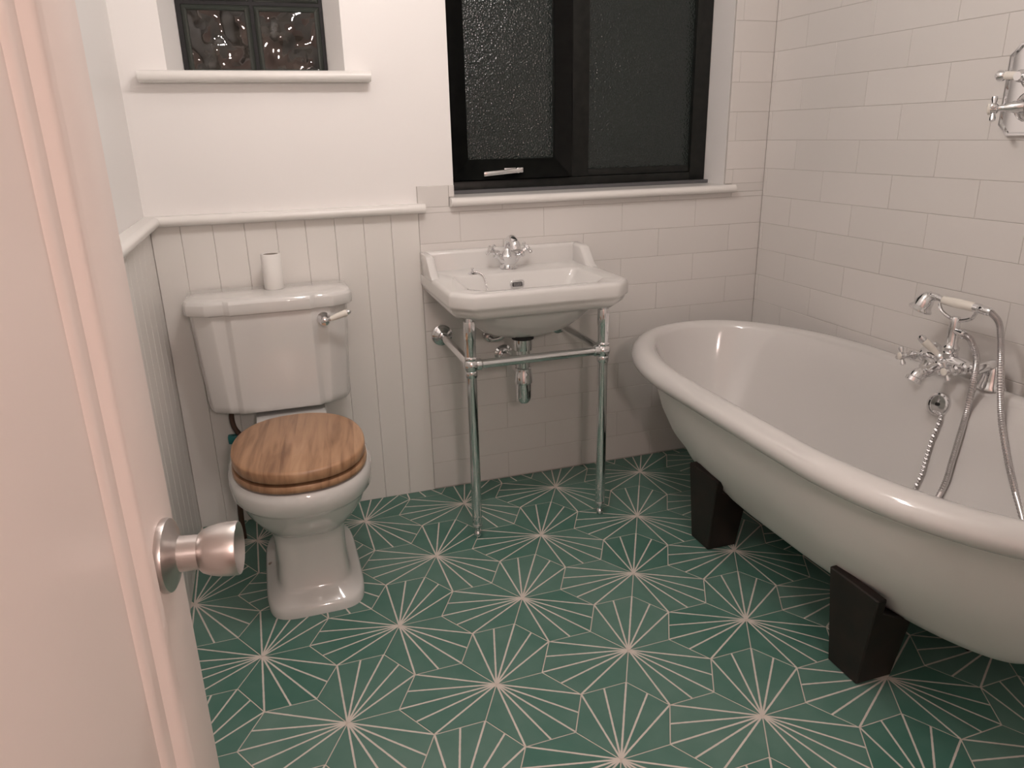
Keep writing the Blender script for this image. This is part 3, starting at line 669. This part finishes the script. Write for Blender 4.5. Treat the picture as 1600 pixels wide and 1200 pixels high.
MB().tube(bez([(BXm-.008, MYc, HB-.004), (BXm-.040, MYc, HB-.014), (BXm-.075, MYc+.002, HB-.022), (BXm-.098, MYc+.004, HB-.026), (BXm-.110, MYc+.005, HB-.044)]), [.018]*10+[.0155]*15+[.0165]*10+[.0205]*6, 18).build('spout', M['chrome'], mix)
o_ = Vector((BXm-.014, MYc+.016, HB+.010)); d = Vector((-.60, .38, .66)).normalized()
dvl = MB().lathe([(.016, -.012), (.017, 0), (.013, .008), (.008, .012)], o_, d, 16).build('diverter', M['chrome'], mix)
lv = MB().lathe([(.0075, .012), (.0090, .030), (.0110, .056), (.0106, .064)], o_, d, 14).build('lever', M['porcelain'], dvl); lv['label'] = 'white porcelain diverter lever'
MB().lathe([(.0106, .064), (.0108, .070), (.008, .078), (.003, .081)], o_, d, 14).build('lever_tip', M['chrome'], dvl)
rx = BXm-.002
MB().lathe([(.020, .0), (.020, .014), (.017, .018), (.021, .021), (.021, .028), (.017, .032), (.0150, .036), (.0140, .080), (.0125, .104), (.010, .110)], (rx, MYc, HB+.012), (0,0,1), 20).build('riser', M['chrome'], mix)
MB().lathe([(.009, 0), (.009, .026), (.0115, .028), (.0115, .042), (.008, .046)], (rx, MYc, HB+.086), Vector((-.25, -1, -.05)), 16).build('hose_outlet', M['chrome'], mix)
HZ = HB+.150
MB().tube(bez([(rx, MYc+.056, HZ-.004), (rx, MYc+.046, HZ-.022), (rx, MYc+.020, HZ-.034), (rx, MYc, HZ-.037), (rx, MYc-.020, HZ-.034), (rx, MYc-.046, HZ-.022), (rx, MYc-.056, HZ-.004)]), .0050, 10).build('cradle', M['chrome'], mix)

# hand shower resting in the cradle, with its hose
hs = thing('hand_shower', (rx, MYc, HZ), 'chrome and white telephone hand shower with ribbed metal hose resting on the mixer', 'hand shower')
gp = MB().lathe([(.009, -.048), (.0115, -.044), (.0125, 0), (.0115, .044), (.009, .048)], (rx, MYc, HZ+.007), (0,1,0), 20).build('grip', M['porcelain'], hs); gp['label'] = 'white porcelain grip'
MB().tube(bez([(rx, MYc+.046, HZ+.007), (rx, MYc+.066, HZ+.010), (rx-.002, MYc+.084, HZ+.010), (rx-.006, MYc+.096, HZ-.004)]), [.008]*10+[.010]*10+[.014]*11, 16).build('neck', M['chrome'], hs)
MB().lathe([(.010, -.012), (.019, -.002), (.023, .012), (.024, .026), (.031, .034), (.031, .038), (.027, .040)], (rx-.005, MYc+.093, HZ+.006), Vector((-.25, .30, -1)), 26).build('shower_head', M['chrome'], hs)
MB().lathe([(.010, 0), (.0125, .003), (.0125, .016), (.010, .018), (.011, .022), (.011, .044), (.008, .050)], (rx, MYc-.046, HZ+.007), Vector((0, -1, -.06)), 18).build('hose_connector', M['chrome'], hs)
def ribbed(path, r):
    P = bez(path, 26); m_ = MB(); m_.tube(P, [r*(1.0 if i % 2 else .84) for i in range(len(P))], 10); return m_
h1 = [(rx-.010, MYc-.044, HB+.084), (1.672, -1.054, .702), (1.668, -1.080, .664), (1.671, -1.082, .610), (1.681, -1.072, .520), (1.658, -1.083, .456), (1.630, -1.097, .393), (1.597, -1.113, .330), (1.53, -1.13, .242), (1.46, -1.17, .219), (1.42, -1.27, .219), (1.46, -1.37, .222), (1.535, -1.385, .255), (1.590, -1.345, .325), (1.630, -1.270, .400), (1.653, -1.226, .444), (1.681, -1.170, .520), (1.686, -1.148, .590), (1.682, -1.134, .677), (1.682, -1.124, .723), (rx, -1.110, .762), (rx, MYc-.094, HZ+.004)]
ribbed(h1, .0085).build('hose', M['hose'], hs)

# ------------------------------------------------------------------ shower valve on the right wall
sv = thing('shower_valve', (XR, -1.05, 1.30), 'chrome shower valve plate with white handles on the tiled wall', 'shower valve')
def octo(y0, y1, z0, z1, c, x): return [(x, y0, z0+c), (x, y0+c, z0), (x, y1-c, z0), (x, y1, z0+c), (x, y1, z1-c), (x, y1-c, z1), (x, y0+c, z1), (x, y0, z1-c)]
py0, py1, pz0, pz1 = -1.087, -.937, 1.195, 1.408
def oct_ins(i, x): return octo(py0+i, py1-i, pz0+i, pz1-i, .026-i*.4, x)
MB().loft([oct_ins(0, XR-.0003), oct_ins(0, XR-.010), oct_ins(.002, XR-.013), oct_ins(.006, XR-.013), oct_ins(.009, XR-.008)]).build('plate', M['chrome'], sv, sharp=25)
pc = (py0+py1)/2
for zc, rr2 in ((1.330, .030), (1.262, .034)):
    MB().lathe([(rr2, 0), (rr2, .010), (rr2*.8, .018), (.016, .024), (.014, .050), (.010, .060)], (XR-.008, pc, zc), (-1,0,0), 24).build('spindle', M['chrome'], sv)
d = Vector((-.05, 1, .06)).normalized(); o_ = Vector((XR-.050, pc-.022, 1.330))
lv = MB().lathe([(.014, -.010), (.014, .010), (.008, .016)], o_, Vector((-1,0,0)), 16).build('lever_boss', M['chrome'], sv)
MB().lathe([(.007, .010), (.009, .030), (.010, .060), (.009, .064)], o_, d, 14).build('lever', M['porcelain'], lv)
MB().lathe([(.009, .064), (.013, .070), (.013, .080), (.007, .088), (.003, .090)], o_, d, 14).build('lever_tip', M['chrome'], lv)
o_ = Vector((XR-.060, pc-.012, 1.262)); d = Vector((-.55, .75, -.06)).normalized()
cr = MB().lathe([(.012, -.01), (.012, .020), (.008, .026), (.008, .040), (.012, .044), (.012, .056)], o_, d, 16).build('cross_handle', M['chrome'], sv)
hc = o_+d*.050; u = (Vector((0,0,1)) - d*d.z).normalized(); v = d.cross(u); u2 = u*math.cos(.25)+v*math.sin(.25); v2 = d.cross(u2)
for ax in (u2, v2): MB().lathe([(.003, -.030), (.0065, -.028), (.0068, -.022), (.004, -.010), (.004, .010), (.0068, .022), (.0065, .028), (.003, .030)], hc, ax, 10).build('cross_arm', M['chrome'], cr)
MB().lathe([(.013, .056), (.013, .061), (.008, .064)], o_, d, 16).build('index_button', M['porcelain'], cr)

# ------------------------------------------------------------------ door (open into the room)
daz = math.radians(-8.0)
dn = Vector((math.cos(daz), math.sin(daz), 0)); dw = Vector((-dn.y, dn.x, 0))
KP = Vector((-0.124, -1.756, .867))           # rose centre on the door face
DT = .040
DWID = .745
dorig = KP - dw*(DWID-.044); dorig.z = 0      # hinge end on the face line
door = bpy.data.objects.new('door_1', None); C.objects.link(door); door.location = dorig; door['_o'] = (0,0,0)
door.rotation_euler = (0, 0, math.atan2(dw.y, dw.x)); struct(door, 'pinkish white panelled door standing open on the left')
# local frame: x along the door to the free edge, -y is the visible face normal
def dbox(name, x0, x1, y0, y1, z0, z1, bevel=.002, m='door', parent=door): return MB().box(x0, x1, y0, y1, z0, z1).build(name, M[m], parent, origin=(0,0,0), bevel=bevel)
SW = .084; z0d, z1d = .012, 2.03
dbox('stile', DWID-SW, DWID, 0, DT, z0d, z1d, .003); dbox('stile', 0, SW, 0, DT, z0d, z1d, .003)
dbox('rail', SW, DWID-SW, 0, DT, z0d, .22); dbox('rail', SW, DWID-SW, 0, DT, 1.93, z1d)
dbox('panel', SW-.004, DWID-SW+.004, .010, DT-.010, .215, 1.935, .0)
MO = [(0, .0105), (0, -.003), (.005, -.006), (.011, -.005), (.016, -.001), (.022, .004), (.031, .0045), (.037, .007), (.040, .0105)]
def mould(face):
    m_ = MB(); a0, a1, b0, b1 = SW, DWID-SW, .22, 1.93; s_ = 1 if face == 0 else -1; o_ = 0 if face == 0 else DT
    loops = []
    for (cx_, cz_, ex, ez) in ((a0, b0, 1, 1), (a1, b0, -1, 1), (a1, b1, -1, -1), (a0, b1, 1, -1), (a0, b0, 1, 1)):
        loops.append([(cx_+ex*p, o_+s_*q, cz_+ez*p) for p, q in MO])
    m_.loft(loops, False, False); return m_.build('moulding', M['door'], door, origin=(0,0,0), sharp=30)
mould(0); mould(1)
kx = DWID-.044; kz = KP.z
rose = MB().lathe([(.034, 0), (.0345, .003), (.0335, .006), (.029, .0085), (.020, .011), (.0165, .014), (.0160, .031)], (kx, 0, kz), (0,-1,0), 44).build('knob_rose', M['steel'], door, origin=(0,0,0))
knob = MB().lathe([(.0150, .0305), (.0175, .0315), (.0200, .034), (.0225, .040), (.0243, .048), (.0250, .056), (.0250, .0645), (.0243, .066), (.0235, .0655), (.0170, .0595), (.0080, .0575), (.001, .0573)], (kx, 0, kz), (0,-1,0), 44).build('knob', M['steel'], door, origin=(0,0,0)); knob['label'] = 'brushed steel door knob'
MB().lathe([(.0012, 0), (.0012, .0006)], (kx+.0098, -.0262, kz+.0125), (.6, 0, .78), 10).build('grub_hole', M['slot'], rose, origin=(0,0,0))
for zz in (.25, 1.02, 1.78):
    MB().lathe([(.006, -.045), (.006, .045)], (-.006, -.003, zz), (0,0,1), 12).build('hinge', M['steel'], door, origin=(0,0,0))

# ------------------------------------------------------------------ bathroom ceiling light, and an added fill in the hall
def globe_light(name, x, y, spots, zc, label, m, r, drop=.06):
    t = thing(name, (x, y, ZC), label, 'ceiling light')
    MB().lathe([(.075, 0), (.075, .012), (.06, .022), (.02, .026)], (x, y, zc), (0,0,-1), 28).build('ceiling_plate', M['chrome'], t)
    for sx, sy in spots:
        MB().tube([(x, y, zc-.02), (x+sx*.3, y+sy*.3, zc-drop*.45), (x+sx, y+sy, zc-drop)], .006).build('arm', M['chrome'], t)
        MB().ball((x+sx, y+sy, zc-drop-r), r, 16).build('globe', m, t)
    return t
globe_light('ceiling_light', .40, -1.10, [(.12, .05), (-.12, -.05)], ZC, 'two-globe chrome ceiling light in the bathroom', M['bulb'], .042, .32)
# hall beyond the doorway
hf = struct(MB().box(-1.0, 1.4, -4.6, YF-.121, -.12, -.001).build('floor_hall', M['hall_floor'], smooth=False), 'hall floor')
mb = MB(); mb.box(-1.1, -1.0, -4.6, YF-.121, -.12, 2.5); 
struct(mb.build('wall_hall_left', M['hall'], smooth=False), 'hall wall')
struct(MB().box(1.4, 1.5, -4.6, YF-.121, -.12, 2.5).build('wall_hall_right', M['hall'], smooth=False), 'hall wall')
struct(MB().box(-1.1, 1.5, -4.7, -4.6, -.12, 2.5).build('wall_hall_end', M['hall'], smooth=False), 'hall end wall')
struct(MB().box(-1.1, 1.5, -4.7, YF-.121, 2.4, 2.5).build('ceiling_hall', M['ceiling'], smooth=False), 'hall ceiling')
globe_light('hall_fill_light', .18, -3.25, [(0, 0.02)], ZC, 'unseen globe added as fill light in the hall', M['hall_fill'], .07, .72)  # unseen fixture added for the pink hall light on door and bath side

for o in bpy.data.objects:
    if '_o' in o: del o['_o']
